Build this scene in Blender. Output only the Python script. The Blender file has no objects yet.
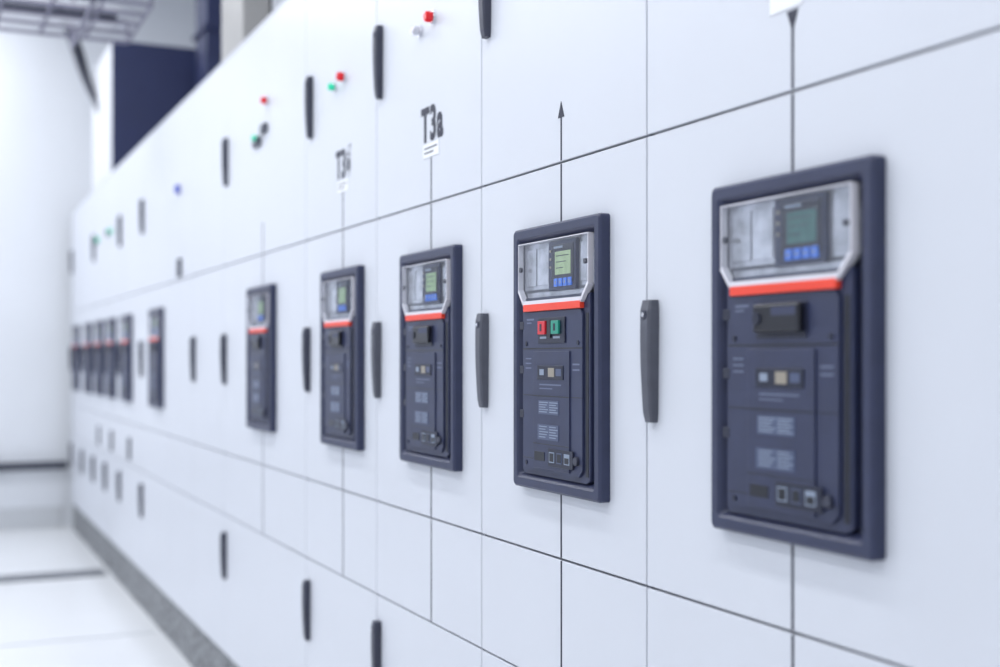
import bpy, bmesh, math, random
from mathutils import Vector
random.seed(4)
S = bpy.context.scene
COL = S.collection

# ------------------------------------------------------------ materials
def mat(name, col, rough=0.45, metal=0.0, noise=0.0, nscale=8.0, bump=0.0, bscale=400.0,
        emit=None, estr=0.0, spec=0.5, coat=0.0):
    m = bpy.data.materials.new(name); m.use_nodes = True
    nt = m.node_tree; b = nt.nodes['Principled BSDF']
    b.inputs['Base Color'].default_value = (*col, 1)
    b.inputs['Roughness'].default_value = rough
    b.inputs['Metallic'].default_value = metal
    b.inputs['Specular IOR Level'].default_value = spec
    b.inputs['Coat Weight'].default_value = coat
    tc = nt.nodes.new('ShaderNodeTexCoord')
    if noise > 0:
        n = nt.nodes.new('ShaderNodeTexNoise'); n.inputs['Scale'].default_value = nscale
        n.inputs['Detail'].default_value = 4
        r = nt.nodes.new('ShaderNodeValToRGB')
        r.color_ramp.elements[0].position = 0.3; r.color_ramp.elements[1].position = 0.7
        r.color_ramp.elements[0].color = (*[c*(1-noise) for c in col], 1)
        r.color_ramp.elements[1].color = (*[min(1, c*(1+noise)) for c in col], 1)
        nt.links.new(tc.outputs['Object'], n.inputs['Vector'])
        nt.links.new(n.outputs['Fac'], r.inputs['Fac'])
        nt.links.new(r.outputs['Color'], b.inputs['Base Color'])
    if bump > 0:
        n2 = nt.nodes.new('ShaderNodeTexNoise'); n2.inputs['Scale'].default_value = bscale
        bp = nt.nodes.new('ShaderNodeBump'); bp.inputs['Strength'].default_value = bump
        bp.inputs['Distance'].default_value = 0.001
        nt.links.new(tc.outputs['Object'], n2.inputs['Vector'])
        nt.links.new(n2.outputs['Fac'], bp.inputs['Height'])
        nt.links.new(bp.outputs['Normal'], b.inputs['Normal'])
    if emit:
        b.inputs['Emission Color'].default_value = (*emit, 1)
        b.inputs['Emission Strength'].default_value = estr
    return m

M = {}
M['panel'] = mat('painted_steel_panel', (0.645, 0.668, 0.725), 0.38, noise=0.012, nscale=3, bump=0.05, bscale=600)
M['gasket'] = mat('door_gasket_grey', (0.12, 0.13, 0.17), 0.6)
M['carcass'] = mat('cabinet_carcass', (0.008, 0.010, 0.026), 0.6)
M['navy'] = mat('navy_plastic', (0.026, 0.033, 0.078), 0.42, noise=0.08, nscale=30, bump=0.1, bscale=900)
M['navy_l'] = mat('navy_plastic_light', (0.031, 0.039, 0.088), 0.45, noise=0.06, nscale=30)
M['navy_d'] = mat('navy_plastic_dark', (0.009, 0.012, 0.032), 0.4, noise=0.05, nscale=20)
M['black'] = mat('black_plastic', (0.006, 0.007, 0.014), 0.3)
M['ink'] = mat('mimic_line_ink', (0.010, 0.012, 0.034), 0.5)
M['grey'] = mat('cover_grey_metal', (0.52, 0.53, 0.58), 0.20, metal=0.55, noise=0.45, nscale=24)
M['rim'] = mat('clear_rim', (0.72, 0.71, 0.77), 0.2, noise=0.05)
M['red'] = mat('red_stripe', (0.85, 0.06, 0.028), 0.4, noise=0.04)
M['redlamp'] = mat('red_lamp', (0.6, 0.01, 0.02), 0.25, emit=(1, 0.02, 0.03), estr=0.2)
M['greenlamp'] = mat('green_lamp', (0.02, 0.5, 0.32), 0.25, emit=(0.05, 0.9, 0.5), estr=0.3)
M['bluelamp'] = mat('blue_lamp', (0.02, 0.05, 0.4), 0.25, emit=(0.05, 0.1, 0.9), estr=0.15)
M['redbtn'] = mat('red_button', (0.62, 0.025, 0.04), 0.35)
M['greenbtn'] = mat('green_button', (0.02, 0.28, 0.20), 0.35)
M['lcd'] = mat('lcd_screen', (0.36, 0.46, 0.27), 0.2, noise=0.15, nscale=60, emit=(0.4, 0.62, 0.3), estr=0.08)
M['lcdfar'] = mat('lcd_screen_teal', (0.05, 0.13, 0.13), 0.2, noise=0.15, nscale=60, emit=(0.15, 0.45, 0.38), estr=0.04)
M['lcdmid'] = mat('lcd_screen_green', (0.26, 0.38, 0.20), 0.2, noise=0.15, nscale=60, emit=(0.3, 0.55, 0.25), estr=0.06)
M['blue'] = mat('blue_key', (0.05, 0.20, 0.78), 0.35)
M['plate'] = mat('nameplate_blue', (0.065, 0.085, 0.16), 0.35)
M['plate_t'] = mat('nameplate_print', (0.24, 0.29, 0.38), 0.4)
M['print'] = mat('housing_print', (0.13, 0.155, 0.24), 0.5)
M['white'] = mat('white_label', (0.86, 0.87, 0.90), 0.4)
M['beige'] = mat('indicator_beige', (0.30, 0.27, 0.22), 0.4)
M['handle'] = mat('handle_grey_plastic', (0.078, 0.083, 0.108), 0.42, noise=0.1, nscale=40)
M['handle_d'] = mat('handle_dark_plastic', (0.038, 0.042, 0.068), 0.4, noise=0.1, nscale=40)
M['chrome'] = mat('chrome', (0.7, 0.7, 0.74), 0.2, metal=1)
M['galv'] = mat('galvanised_wire', (0.24, 0.235, 0.31), 0.4, metal=0.4, noise=0.1, nscale=10)
M['duct_b'] = mat('duct_grey', (0.34, 0.335, 0.33), 0.5, noise=0.06)
M['duct_w'] = mat('duct_white', (0.68, 0.695, 0.74), 0.5, noise=0.02)
M['duct_n'] = mat('duct_navy', (0.018, 0.026, 0.085), 0.5, noise=0.1, nscale=4)
M['wall'] = mat('wall_paint', (0.75, 0.775, 0.82), 0.7, noise=0.015, nscale=2, bump=0.1, bscale=120)
M['ceil'] = mat('ceiling_paint', (0.80, 0.81, 0.84), 0.8, noise=0.01)
M['floor'] = mat('epoxy_floor', (0.76, 0.775, 0.80), 0.22, noise=0.02, nscale=1.5)
M['band'] = mat('floor_cover_strip', (0.15, 0.16, 0.18), 0.5, noise=0.1, nscale=15)
M['joint'] = mat('floor_joint', (0.50, 0.52, 0.55), 0.5)
M['base'] = mat('skirting_grey', (0.56, 0.58, 0.61), 0.5)
M['rail'] = mat('rail_dark', (0.03, 0.035, 0.06), 0.4)

def plinth_mat():
    m = bpy.data.materials.new('perforated_plinth'); m.use_nodes = True
    nt = m.node_tree; b = nt.nodes['Principled BSDF']; b.inputs['Roughness'].default_value = 0.6
    tc = nt.nodes.new('ShaderNodeTexCoord')
    v = nt.nodes.new('ShaderNodeTexVoronoi'); v.inputs['Scale'].default_value = 34
    r = nt.nodes.new('ShaderNodeValToRGB')
    r.color_ramp.elements[0].position = 0.2; r.color_ramp.elements[0].color = (0.05, 0.055, 0.06, 1)
    r.color_ramp.elements[1].position = 0.55; r.color_ramp.elements[1].color = (0.25, 0.26, 0.275, 1)
    nt.links.new(tc.outputs['Object'], v.inputs['Vector'])
    nt.links.new(v.outputs['Distance'], r.inputs['Fac'])
    nt.links.new(r.outputs['Color'], b.inputs['Base Color'])
    return m
M['plinth'] = plinth_mat()

def clear_mat():
    m = bpy.data.materials.new('clear_plastic'); m.use_nodes = True
    nt = m.node_tree; nt.nodes.clear()
    o = nt.nodes.new('ShaderNodeOutputMaterial'); mx = nt.nodes.new('ShaderNodeMixShader')
    t = nt.nodes.new('ShaderNodeBsdfTransparent'); g = nt.nodes.new('ShaderNodeBsdfGlossy')
    g.inputs['Roughness'].default_value = 0.12
    t.inputs['Color'].default_value = (0.95, 0.96, 0.97, 1)
    mx.inputs[0].default_value = 0.05
    nt.links.new(t.outputs[0], mx.inputs[1]); nt.links.new(g.outputs[0], mx.inputs[2])
    nt.links.new(mx.outputs[0], o.inputs[0])
    return m
M['clear'] = clear_mat()

# ------------------------------------------------------------ helpers
def add(ob, parent=None):
    COL.objects.link(ob)
    if parent: ob.parent = parent
    return ob

def empty(name, loc=(0, 0, 0)):
    e = bpy.data.objects.new(name, None); e.location = loc; e.empty_display_size = 0.1
    COL.objects.link(e); return e

def finish(name, bm, m, parent, smooth=False):
    me = bpy.data.meshes.new(name); bm.normal_update(); bm.to_mesh(me); bm.free()
    me.materials.append(m)
    if smooth:
        for p in me.polygons: p.use_smooth = True
    return add(bpy.data.objects.new(name, me), parent)

def box(name, x0, x1, y0, y1, z0, z1, m, parent=None, bev=0.0, seg=2):
    bm = bmesh.new()
    bmesh.ops.create_cube(bm, size=1)
    for v in bm.verts:
        v.co = Vector(((x0+x1)/2+v.co.x*(x1-x0), (y0+y1)/2+v.co.y*(y1-y0), (z0+z1)/2+v.co.z*(z1-z0)))
    if bev > 0:
        bmesh.ops.bevel(bm, geom=bm.edges[:], offset=bev, segments=seg, affect='EDGES', profile=0.5)
    return finish(name, bm, m, parent)

def prism(name, pts, y0, y1, m, parent=None, bev=0.0):
    """polygon in XZ extruded along Y (y0 = front)"""
    bm = bmesh.new()
    f = bm.faces.new([bm.verts.new((p[0], y0, p[1])) for p in pts])
    r = bmesh.ops.extrude_face_region(bm, geom=[f])
    for v in [g for g in r['geom'] if isinstance(g, bmesh.types.BMVert)]: v.co.y = y1
    bmesh.ops.recalc_face_normals(bm, faces=bm.faces[:])
    if bev > 0: bmesh.ops.bevel(bm, geom=bm.edges[:], offset=bev, segments=2, affect='EDGES')
    return finish(name, bm, m, parent)

def cyl(name, x, z, r, y0, y1, m, parent=None, n=20, bev=0.0):
    pts = [(x+r*math.cos(2*math.pi*i/n), z+r*math.sin(2*math.pi*i/n)) for i in range(n)]
    return prism(name, pts, y0, y1, m, parent, bev)

def ring(name, W, H, w, y0, y1, ylip, m, parent=None, r=0.006):
    """picture-frame flange, outer W x H, rail width w, inner edge sloped to ylip"""
    bm = bmesh.new()
    def loop(hw, hh, y, rad):
        vs = []
        for cx, cz, a0 in ((hw-rad, hh-rad, 0), (-hw+rad, hh-rad, 90), (-hw+rad, -hh+rad, 180), (hw-rad, -hh+rad, 270)):
            for k in range(4):
                a = math.radians(a0+k*30); vs.append(bm.verts.new((cx+rad*math.cos(a), y, cz+rad*math.sin(a))))
        return vs
    L = [loop(W/2, H/2, y1, r), loop(W/2, H/2, y0+0.004, r), loop(W/2-0.004, H/2-0.004, y0, r),
         loop(W/2-w*0.62, H/2-w*0.62, y0, r), loop(W/2-w*0.75, H/2-w*0.75, y0+0.003, r),
         loop(W/2-w, H/2-w, ylip, r*0.6), loop(W/2-w, H/2-w, y1, r*0.6)]
    n = len(L[0])
    for a, b in zip(L, L[1:]):
        for i in range(n):
            bm.faces.new((a[i], a[(i+1) % n], b[(i+1) % n], b[i]))
    bmesh.ops.recalc_face_normals(bm, faces=bm.faces[:])
    return finish(name, bm, m, parent)

def text(name, body, x, z, y, h, wtot, m, parent):
    cu = bpy.data.curves.new(name, 'FONT'); cu.body = body; cu.size = h/0.73
    cu.align_x = 'CENTER'; cu.align_y = 'BOTTOM_BASELINE'; cu.extrude = 0.0004; cu.offset = 0.0032
    cu.space_character = 1.12
    cu.materials.append(m)
    ob = add(bpy.data.objects.new(name, cu), parent)
    ob.rotation_euler = (math.pi/2, 0, 0); ob.location = (x, y, z)
    bpy.context.view_layer.update()
    if ob.dimensions.x > 0: ob.scale.x = wtot/ob.dimensions.x
    return ob

def tube(name, pts, r, m, parent=None):
    cu = bpy.data.curves.new(name, 'CURVE'); cu.dimensions = '3D'; cu.bevel_depth = r; cu.bevel_resolution = 3
    sp = cu.splines.new('NURBS'); sp.points.add(len(pts)-1)
    for p, q in zip(sp.points, pts): p.co = (*q, 1)
    sp.use_endpoint_u = True; sp.order_u = 3
    cu.materials.append(m)
    return add(bpy.data.objects.new(name, cu), parent)

# ------------------------------------------------------------ room
XB = -9.85
box('floor', XB, 4.0, -3.6, 1.5, -0.1, 0.0, M['floor'])
box('ceiling', XB, 4.0, -3.6, 1.5, 4.3, 4.4, M['ceil'])
box('wall_back', XB-0.15, XB, -3.75, 1.65, -0.1, 4.4, M['wall'])
box('wall_right', XB, 4.0, 1.5, 1.65, -0.1, 4.4, M['wall'])
box('wall_left', XB, 4.0, -3.75, -3.6, -0.1, 4.4, M['wall'])
box('baseboard_back', XB, XB+0.02, -3.6, -0.05, 0.0, 0.16, M['base'], bev=0.004)
box('trim_floor_strip', -7.78, -7.54, -3.6, -0.02, 0.0, 0.004, M['band'])
box('trim_floor_joint', -5.9, -5.88, -3.6, -0.02, 0.0, 0.002, M['joint'])
g = empty('wall_guard_rail', (XB, 0, 0.48))
box('rail', 0.06, 0.10, -3.5, -0.02, -0.03, 0.03, M['rail'], g, 0.006)
for i, yy in enumerate((-3.2, -1.8, -0.5)):
    box('bracket_%d' % i, 0.0, 0.06, yy-0.02, yy+0.02, -0.02, 0.02, M['rail'], g, 0.003)

# ------------------------------------------------------------ switchgear cabinets
TOP, S1, S2, S3, PL = 2.387, 1.63, 0.94, 0.712, 0.2
edges = [-0.3, 0.29, 0.87, 1.595, 2.208, 2.83, 3.443, 4.52, 5.09, 5.65, 6.42, 7.20, 7.80, 8.38, 9.0, 9.7]
lines = {0.87: 1.247, 1.595: 1.872, 2.208: 2.474, 2.83: 3.095, 3.443: 3.94, 0.29: 0.58}
G = 0.0020; GV = 0.0017; T = 0.02

def handle(parent, x, zc, m, h=0.185):
    """slim swing handle: lock boss at top, blade tapering slightly towards the bottom"""
    bm = bmesh.new(); n = 12; rows = []
    for i in range(n+1):
        k = i/n; z = zc+h/2-k*h
        w = 0.0140-0.003*k
        p = 0.0170+0.0035*math.sin(math.pi*min(1, k*0.9+0.1))-0.003*k
        if i in (0, n): w *= 0.85; p *= 0.85
        prof = [(-w, 0), (-w, -p*0.8), (-w*0.75, -p), (w*0.75, -p), (w, -p*0.8), (w, 0)]
        rows.append([bm.verts.new((x+a, b, z)) for a, b in prof])
    for a, b in zip(rows, rows[1:]):
        for j in range(6):
            bm.faces.new((a[j], a[(j+1) % 6], b[(j+1) % 6], b[j]))
    bm.faces.new(rows[0]); bm.faces.new(rows[-1])
    bmesh.ops.recalc_face_normals(bm, faces=bm.faces[:])
    o = finish('door_handle', bm, m, parent)
    cyl('handle_lock', x, zc+h*0.38, 0.0070, -0.0205, -0.015, M['handle_d'], parent)
    cyl('handle_lock_core', x, zc+h*0.38, 0.0035, -0.0215, -0.0205, M['chrome'], parent, 12)
    return o

def lamp(parent, name, x, z, m, r=0.011):
    cyl(name+'_bezel', x, z, r*1.25, -0.006, 0.0, M['chrome'], parent, bev=0.001)
    cyl(name, x, z, r, -0.022, -0.005, m, parent, bev=0.003)

# keyed by near edge of a column; the handle sits on its far edge
SKIP_UP = {4.52, 5.09, 7.20, 8.38}
SKIP_MID = {5.09}
SKIP_LOW = {4.52, 5.09}
def column(i, ta, tb):
    x1, x0 = -ta, -tb; w = tb-ta
    e = empty('switchgear_cabinet', (x0, 0, 0))
    box('carcass', 0.001, w-0.001, T+0.001, 0.75, PL, TOP-0.004, M['carcass'], e)
    box('gasket_side_1', 0.0, 0.006, 0.004, T+0.001, PL, TOP-0.004, M['gasket'], e)
    box('gasket_side_2', w-0.006, w, 0.004, T+0.001, PL, TOP-0.004, M['gasket'], e)
    box('roof', 0, w, 0.0, 0.75, TOP-0.003, TOP+0.004, M['panel'], e)
    box('plinth', 0, w, 0.01, 0.70, 0.0, PL-0.004, M['plinth'], e)
    def p(nm, a, b, za, zb): box(nm, a+GV, b-GV, 0.0, T, za+G, zb-G, M['panel'], e, 0.0012, 2)
    p('door_upper', 0, w, S1, TOP-0.004)
    p('door_breaker', 0, w, S2, S1)
    p('door_lower', 0, w, PL, S3)
    ln = lines.get(ta)
    if ln:
        lx = -ln-x0
        p('strip_panel_1', 0, lx, S3, S2); p('strip_panel_2', lx, w, S3, S2)
        box('mimic_line_1', lx-0.0021, lx+0.0021, -0.0008, 0, S2+0.003, S1-0.003, M['ink'], e)
        box('mimic_line_2', lx-0.0021, lx+0.0021, -0.0008, 0, S1+0.003, 1.732 if ta > 1.6 else 1.715, M['ink'], e)
        box('mimic_line_3', lx-0.0021, lx+0.0021, -0.0006, 0.003, S3+0.003, S2-0.003, M['ink'], e)
    else:
        p('strip_panel', 0, w, S3, S2); lx = w/2
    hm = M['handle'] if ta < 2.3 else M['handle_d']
    far = ta > 2.5
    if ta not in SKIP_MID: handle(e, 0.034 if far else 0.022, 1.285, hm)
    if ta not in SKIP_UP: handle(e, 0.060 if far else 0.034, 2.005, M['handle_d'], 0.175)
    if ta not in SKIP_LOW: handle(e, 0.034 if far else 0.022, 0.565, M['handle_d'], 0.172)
    return e, lx

cols = {}
for i, (a, b) in enumerate(zip(edges, edges[1:])):
    cols[a] = column(i, a, b)

e, lx = cols[1.595]
prism('mimic_arrow', [(lx-0.011, 1.708), (lx+0.011, 1.708), (lx, 1.736)], -0.0010, 0, M['ink'], e)
e, lx = cols[0.87]
prism('mimic_arrow', [(lx-0.011, 1.733), (lx+0.011, 1.733), (lx, 1.706)], -0.0010, 0, M['ink'], e)
box('label_plate', lx-0.045, lx+0.02, -0.0015, 0, 1.737, 1.79, M['white'], e)
for key, s in ((2.208, 'T3a'), (2.83, 'T3\u0431'), (3.443, 'T2')):
    e, lx = cols[key]
    if key != 3.443:
        text('designation_text', s, lx+0.005, 1.768, -0.0008, 0.076, 0.126, M['ink'], e)
        box('label_plate', lx-0.045, lx+0.045, -0.0015, 0, 1.730, 1.760, M['white'], e)
        for r_ in range(2):
            box('label_print_%d' % r_, lx-0.036, lx+0.036-0.02*r_, -0.002, -0.0015, 1.749-r_*0.010, 1.752-r_*0.010, M['ink'], e)
    lamp(e, 'lamp_red', lx+0.015 if key < 3.4 else lx+0.06, 2.03 if key < 3.4 else 2.12, M['redlamp'], 0.012)
    lamp(e, 'lamp_green', lx-0.062, 2.018, M['greenlamp'] if key != 2.208 else M['chrome'], 0.010)
e, lx = cols[3.443]
box('selector_1', lx-0.10, lx-0.02, -0.012, 0, 1.99, 2.02, M['handle_d'], e, 0.003)
box('selector_2', lx+0.0, lx+0.06, -0.012, 0, 2.02, 2.05, M['handle_d'], e, 0.003)
e, lx = cols[5.09]
lamp(e, 'lamp', lx, 2.02, M['bluelamp'], 0.02)
box('meter', lx-0.025, lx+0.025, -0.012, 0, 1.64, 1.72, M['handle_d'], e, 0.003)
for key in (7.20, 7.80):
    e, lx = cols[key]
    lamp(e, 'lamp', lx, 2.04, M['greenlamp'], 0.016)
    lamp(e, 'selector', lx-0.12, 2.04, M['handle_d'], 0.02)
for key in (6.42, 7.20, 7.80):
    e, lx = cols[key]
    box('meter', lx-0.03, lx+0.03, -0.01, 0, 0.74, 0.86, M['handle'], e, 0.003)

# ------------------------------------------------------------ circuit breakers
W, H = 0.320, 0.468
def breaker(loc, variant):
    e = empty('circuit_breaker', loc)
    X = lambda a: -W/2+a*W
    Z = lambda b: H/2-b*H
    def bx(nm, a0, a1, b0, b1, y0, y1, m, bev=0.0008): return box(nm, X(a0), X(a1), y0, y1, Z(b1), Z(b0), M[m], e, bev)
    ring('flange', W, H, 0.027, -0.020, 0.0, -0.006, M['navy'], e)
    bx('recess', .07, .93, .05, .95, -0.003, 0.0, 'navy_d', 0)
    # moulded body with stepped shoulders
    prism('body', [(X(.10), Z(.27)), (X(.885), Z(.27)), (X(.885), Z(.93)), (X(.84), Z(.945)), (X(.12), Z(.945)), (X(.10), Z(.93))],
          -0.015, -0.003, M['navy'], e, 0.0015)
    prism('front_cover', [(X(.15), Z(.325)), (X(.80), Z(.325)), (X(.82), Z(.345)), (X(.82), Z(.90)), (X(.78), Z(.925)), (X(.15), Z(.925)), (X(.13), Z(.905)), (X(.13), Z(.345))],
          -0.019, -0.015, M['navy_l'] if variant == 'b' else M['navy'], e, 0.001)
    bx('centre_panel', .27, .69, .475, .915, -0.0215, -0.019, 'navy')
    bx('side_groove', .835, .865, .34, .92, -0.0158, -0.015, 'black', 0)
    for k in range(3):
        bx('side_notch_%d' % k, .09, .14, .36+.17*k, .39+.17*k, -0.0195, -0.015, 'navy_d')
    bx('seam_1', .13, .82, .462, .467, -0.0193, -0.019, 'black', 0)
    bx('seam_2', .27, .69, .640, .644, -0.0218, -0.0215, 'black', 0)
    bx('seam_3', .27, .69, .820, .823, -0.0218, -0.0215, 'black', 0)
    bx('seam_4', .13, .27, .640, .643, -0.0193, -0.019, 'black', 0)
    bx('seam_5', .69, .82, .640, .643, -0.0193, -0.019, 'black', 0)
    bx('seam_6', .13, .82, .880, .883, -0.0193, -0.019, 'black', 0)
    # transparent upper cover zone
    tz = [(X(.09), Z(.062)), (X(.895), Z(.062)), (X(.895), Z(.235)), (X(.82), Z(.292)), (X(.15), Z(.292)), (X(.09), Z(.24))]
    prism('cover_back', list(tz), -0.010, -0.003, M['grey'], e, 0.001)
    bx('cover_left_plate', .13, .40, .085, .225, -0.012, -0.010, 'grey')
    bx('cover_right_plate', .76, .87, .085, .225, -0.012, -0.010, 'grey')
    bx('cover_seam', .255, .262, .085, .225, -0.0125, -0.012, 'handle', 0)
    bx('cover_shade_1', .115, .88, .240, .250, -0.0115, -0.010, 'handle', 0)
    # trip unit
    bx('trip_unit', .43, .735, .068, .252, -0.017, -0.008, 'navy', .0015)
    bx('trip_unit_bezel', .475, .715, .085, .225, -0.0185, -0.017, 'navy_d')
    bx('trip_unit_screen', .515, .69, .110, .195, -0.0192, -0.0183, {'b': 'lcd', 'a': 'lcdfar', 'c': 'lcdmid'}[variant], .0004)
    bx('trip_print', .50, .60, .090, .098, -0.0190, -0.0185, 'plate_t', 0)
    for k in range(4):
        bx('trip_key_%d' % k, .505+.052*k, .545+.052*k, .208, .238, -0.0198, -0.017, 'blue')
        bx('trip_key_mark_%d' % k, .518+.052*k, .532+.052*k, .217, .229, -0.0200, -0.0198, 'plate_t', 0)
    for k in range(3):
        bx('lcd_row_%d' % k, .53, .67-.03*k, .125+.022*k, .128+.022*k, -0.0195, -0.0192, 'navy_d', 0)
    for k in range(3):
        bx('trip_led_%d' % k, .447, .462, .10+.03*k, .109+.03*k, -0.018, -0.017, 'beige', 0)
    # clear cover shell with rim
    prism('clear_cover', list(tz), -0.0222, -0.0215, M['clear'], e)
    def seg(nm, p, q, w=0.0022):
        d = (Vector(q)-Vector(p)).normalized()*0.5; nx, nz = -d.y*2*w, d.x*2*w
        prism(nm, [(p[0]-nx*.5, p[1]-nz*.5), (q[0]-nx*.5, q[1]-nz*.5), (q[0]+nx*.5, q[1]+nz*.5), (p[0]+nx*.5, p[1]+nz*.5)], -0.0225, -0.012, M['rim'], e)
    for k in range(6): seg('cover_rim_%d' % k, tz[k], tz[(k+1) % 6], (0.0015, 0.002, 0.005, 0.009, 0.005, 0.0015)[k])
    cyl('cover_screw_1', X(.12), Z(.16), 0.0045, -0.024, -0.02, M['handle'], e)
    cyl('cover_screw_2', X(.865), Z(.16), 0.0045, -0.024, -0.02, M['handle'], e)
    # red band
    bx('red_band', .155, .815, .296, .323, -0.0232, -0.012, 'red')
    # operating zone
    bx('button_panel', .33, .64, .350, .445, -0.0215, -0.019, 'navy_d')
    if variant == 'b':
        bx('button_open', .350, .435, .362, .412, -0.026, -0.0215, 'redbtn', .001)
        bx('button_close', .505, .59, .362, .412, -0.026, -0.0215, 'greenbtn', .001)
        for (a, nm) in ((.378, 'mark_open'), (.536, 'mark_close')):
            bx(nm, a, a+.022, .373, .400, -0.0264, -0.026, 'navy_d', 0)
        bx('button_bar', .45, .49, .36, .425, -0.024, -0.0215, 'black', 0)
        for k in range(2): bx('button_print_%d' % k, .355+.155*k, .43+.155*k, .420, .428, -0.0218, -0.0215, 'plate_t', 0)
    else:
        bx('button_guard', .34, .63, .352, .43, -0.030, -0.0215, 'black', .003)
        cyl('guard_lock', X(.37), Z(.392), 0.010, -0.032, -0.0215, M['navy_d'], e, bev=.002)
        bx('guard_window', .46, .61, .362, .385, -0.0304, -0.030, 'navy_l', 0)
    bx('rating_print_1', .18, .27, .35, .357, -0.0194, -0.019, 'print', 0)
    bx('rating_print_2', .18, .24, .364, .369, -0.0194, -0.019, 'print', 0)
    for k in range(3): bx('spec_print_%d' % k, .165, .235, .50+.018*k, .505+.018*k, -0.0194, -0.019, 'print', 0)
    for k in range(2): bx('side_print_%d' % k, .715, .79, .52+.02*k, .526+.02*k, -0.0194, -0.019, 'print', 0)
    cyl('cover_bolt_1', X(.175), Z(.445), 0.004, -0.0205, -0.019, M['navy_d'], e)
    cyl('cover_bolt_2', X(.775), Z(.445), 0.004, -0.0205, -0.019, M['navy_d'], e)
    cyl('cover_bolt_3', X(.175), Z(.90), 0.004, -0.0205, -0.019, M['navy_d'], e)
    # indicator windows
    bx('indicator_frame', .33, .63, .528, .580, -0.0230, -0.0215, 'navy_d')
    bx('indicator_1', .360, .41, .542, .564, -0.0234, -0.0230, 'plate_t', 0)
    bx('indicator_2', .46, .53, .537, .570, -0.0234, -0.0230, 'beige', 0)
    bx('indicator_3', .55, .61, .540, .566, -0.0234, -0.0230, 'plate', 0)
    bx('indicator_print', .35, .60, .597, .602, -0.0218, -0.0215, 'print', 0)
    bx('indicator_print_b', .35, .50, .612, .616, -0.0218, -0.0215, 'print', 0)
    # nameplates with printed rows
    for q, (b0, b1) in enumerate(((.658, .710), (.748, .805))):
        bx('nameplate_%d' % q, .34-.01*q, .575, b0, b1, -0.0222, -0.0215, 'plate', 0)
        nr = 5
        for k in range(nr):
            bb = b0+.006+k*(b1-b0-.008)/nr
            bx('print_%d_%d' % (q, k), .35, .455-.015*((k+q) % 3), bb, bb+.0036, -0.0225, -0.0222, 'plate_t', 0)
            bx('printb_%d_%d' % (q, k), .47, .565-.02*((k+q) % 2), bb, bb+.0036, -0.0225, -0.0222, 'plate_t', 0)
    # lower row: counter, key lock and sockets
    bx('socket_plate', .46, .74, .835, .90, -0.0235, -0.0215, 'navy_d')
    for k in range(3):
        bx('socket_frame_%d' % k, .475+.085*k, .535+.085*k, .847, .886, -0.0240, -0.0235, 'plate_t' if k != 1 else 'plate', 0)
        bx('socket_%d' % k, .482+.085*k, .528+.085*k, .851+.01*(k == 2), .882, -0.0243, -0.0240, 'black', 0)
    cyl('key_lock', X(.765), Z(.868), 0.008, -0.024, -0.015, M['handle_d'], e, bev=.001)
    bx('crank_port', .29, .41, .852, .885, -0.0222, -0.0215, 'black', 0)
    bx('flange_hinge_1', -.012, .0, .20, .27, -0.012, 0, 'navy_d')
    bx('flange_hinge_2', -.012, .0, .74, .81, -0.012, 0, 'navy_d')
    return e

zc = 1.290
protos = {}
def place(t, variant):
    if variant not in protos:
        protos[variant] = breaker((-t, 0, zc), variant); return
    src = protos[variant]
    e = empty('circuit_breaker', (-t, 0, zc))
    for c in src.children:
        o = bpy.data.objects.new(c.name.split('.')[0], c.data); o.location = c.location; o.scale = c.scale
        add(o, e)
for t, v in ((1.240, 'a'), (1.865, 'b'), (2.462, 'c'), (3.080, 'c'), (3.93, 'c'), (5.93, 'c'),
             (6.87, 'c'), (7.48, 'c'), (8.02, 'c'), (8.60, 'c'), (9.32, 'c'), (0.58, 'c')):
    place(t, v)

# ------------------------------------------------------------ overhead ducts
d = empty('busbar_duct', (-7.5, 0, TOP+0.004))
box('end_face', -0.02, 0.0, 0.0, 0.72, 0.0, 0.78, M['duct_n'], d, 0.004)
box('side_cover', -0.95, -0.02, 0.0, 0.72, 0.0, 0.78, M['duct_w'], d, 0.006)
d = empty('busbar_riser', (-7.1, 0.47, TOP+0.004))
box('riser_shell', -0.3, 0.0, 0.0, 0.22, 0.0, 1.9, M['duct_n'], d, 0.005)
for k in range(4): box('riser_flange_%d' % k, -0.32, 0.02, -0.02, 0.24, 0.35+0.45*k, 0.38+0.45*k, M['duct_n'], d, 0.003)
d = empty('cable_riser_duct', (-4.35, 0.03, TOP+0.004))
box('riser_shell', -0.35, 0.0, 0.0, 0.10, 0.0, 1.9, M['duct_b'], d, 0.005)
box('riser_cover', -0.35, 0.0, 0.11, 0.28, 0.0, 1.9, M['duct_w'], d, 0.005)
for k in range(3): box('riser_joint_%d' % k, -0.36, 0.01, -0.01, 0.29, 0.5+0.5*k, 0.52+0.5*k, M['duct_b'], d, 0.002)

# cable bundle dropping to the bus duct
cb = empty('cable_bundle', (0, 0, 0))
for k in range(4):
    o = 0.022*k
    tube('cable_%d' % k, [(-8.75-o, -0.45, 4.3), (-8.62-o, -0.30, 3.9), (-8.46-o, -0.14+o, 3.4), (-8.28-o, -0.06+o*.5, 3.05), (-8.12-o, 0.02, 2.85)], 0.018, M['rail'], cb)

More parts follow.
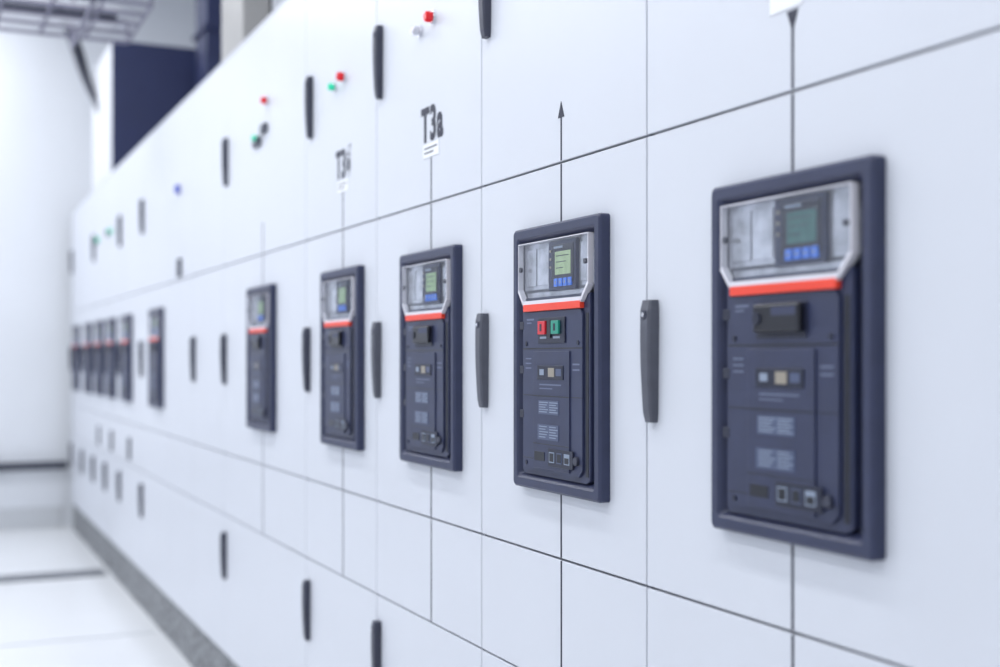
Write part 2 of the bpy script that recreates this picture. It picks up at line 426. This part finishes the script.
# wire mesh cable tray
tr = empty('cable_tray', (0, 0, 2.84))
def wires(name, segs, r, m, parent):
    cu = bpy.data.curves.new(name, 'CURVE'); cu.dimensions = '3D'; cu.bevel_depth = r; cu.bevel_resolution = 1
    for s in segs:
        sp = cu.splines.new('POLY'); sp.points.add(len(s)-1)
        for p, q in zip(sp.points, s): p.co = (*q, 1)
    cu.materials.append(m); return add(bpy.data.objects.new(name, cu), parent)
xa, xb = -6.20, -5.50
YE = -0.10
wires('long_wires', [[(xa+(xb-xa)*k/4, -3.5, 0), (xa+(xb-xa)*k/4, YE, 0)] for k in range(5)] +
      [[(x, -3.5, z), (x, YE, z)] for x in (xa, xb) for z in (0.05, 0.10)], 0.010, M['galv'], tr)
wires('cross_wires', [[(xa, YE-0.2*k, 0.1), (xa, YE-0.2*k, 0), (xb, YE-0.2*k, 0), (xb, YE-0.2*k, 0.1)] for k in range(18)], 0.009, M['galv'], tr)
wires('hanger_rods', [[(x, y, 1.45), (x, y, -0.03)] for x in (xa-.03, xb+.03) for y in (-0.35, -2.0, -3.3)] +
      [[(xa-.05, y, -0.03), (xb+.05, y, -0.03)] for y in (-0.35, -2.0, -3.3)], 0.012, M['galv'], tr)
for k in range(4):
    tube('tray_cable_%d' % k, [(xa+.1+.13*k, -3.5, .02), (xa+.12+.13*k, -2.2, .02), (xa+.09+.13*k, -1, .02), (xa+.1+.13*k, -0.2, .02)], 0.013,
         M['rail'] if k == 2 else M['duct_w'], tr)

# ------------------------------------------------------------ luminaires
for ix in range(6):
    for y in (-1.1, -2.7):
        L = empty('ceiling_luminaire', (2.2-2.2*ix, y, 4.1))
        box('housing', -0.65, 0.65, -0.12, 0.12, 0.0, 0.07, M['white'], L, 0.01)
        box('rod_1', -0.5, -0.49, -0.005, 0.005, 0.07, 0.2, M['chrome'], L)
        box('rod_2', 0.49, 0.5, -0.005, 0.005, 0.07, 0.2, M['chrome'], L)
        ld = bpy.data.lights.new('lamp_light', 'AREA'); ld.shape = 'RECTANGLE'; ld.size = 1.2; ld.size_y = 0.22
        ld.energy = 31 if ix > 2 else 21; ld.color = (0.955, 0.975, 1.0)
        lo = add(bpy.data.objects.new('lamp_light', ld), L); lo.location = (0, 0, -0.01)

w = bpy.data.worlds.new('world'); S.world = w; w.use_nodes = True
w.node_tree.nodes['Background'].inputs[0].default_value = (0.90, 0.945, 1.0, 1)
w.node_tree.nodes['Background'].inputs[1].default_value = 0.55

# ------------------------------------------------------------ camera
cd = bpy.data.cameras.new('camera'); cam = bpy.data.objects.new('camera', cd); COL.objects.link(cam)
cam.location = (0, -1.0, 1.29)
cam.rotation_euler = (math.radians(90), 0, math.atan2(0.9044, 0.4262))
cd.sensor_width = 36; cd.lens = 36*1220/1000; cd.shift_y = 0.0245
cd.clip_start = 0.02
cd.dof.use_dof = True; cd.dof.focus_distance = 2.12; cd.dof.aperture_fstop = 1.95
S.camera = cam
S.view_settings.view_transform = 'Standard'
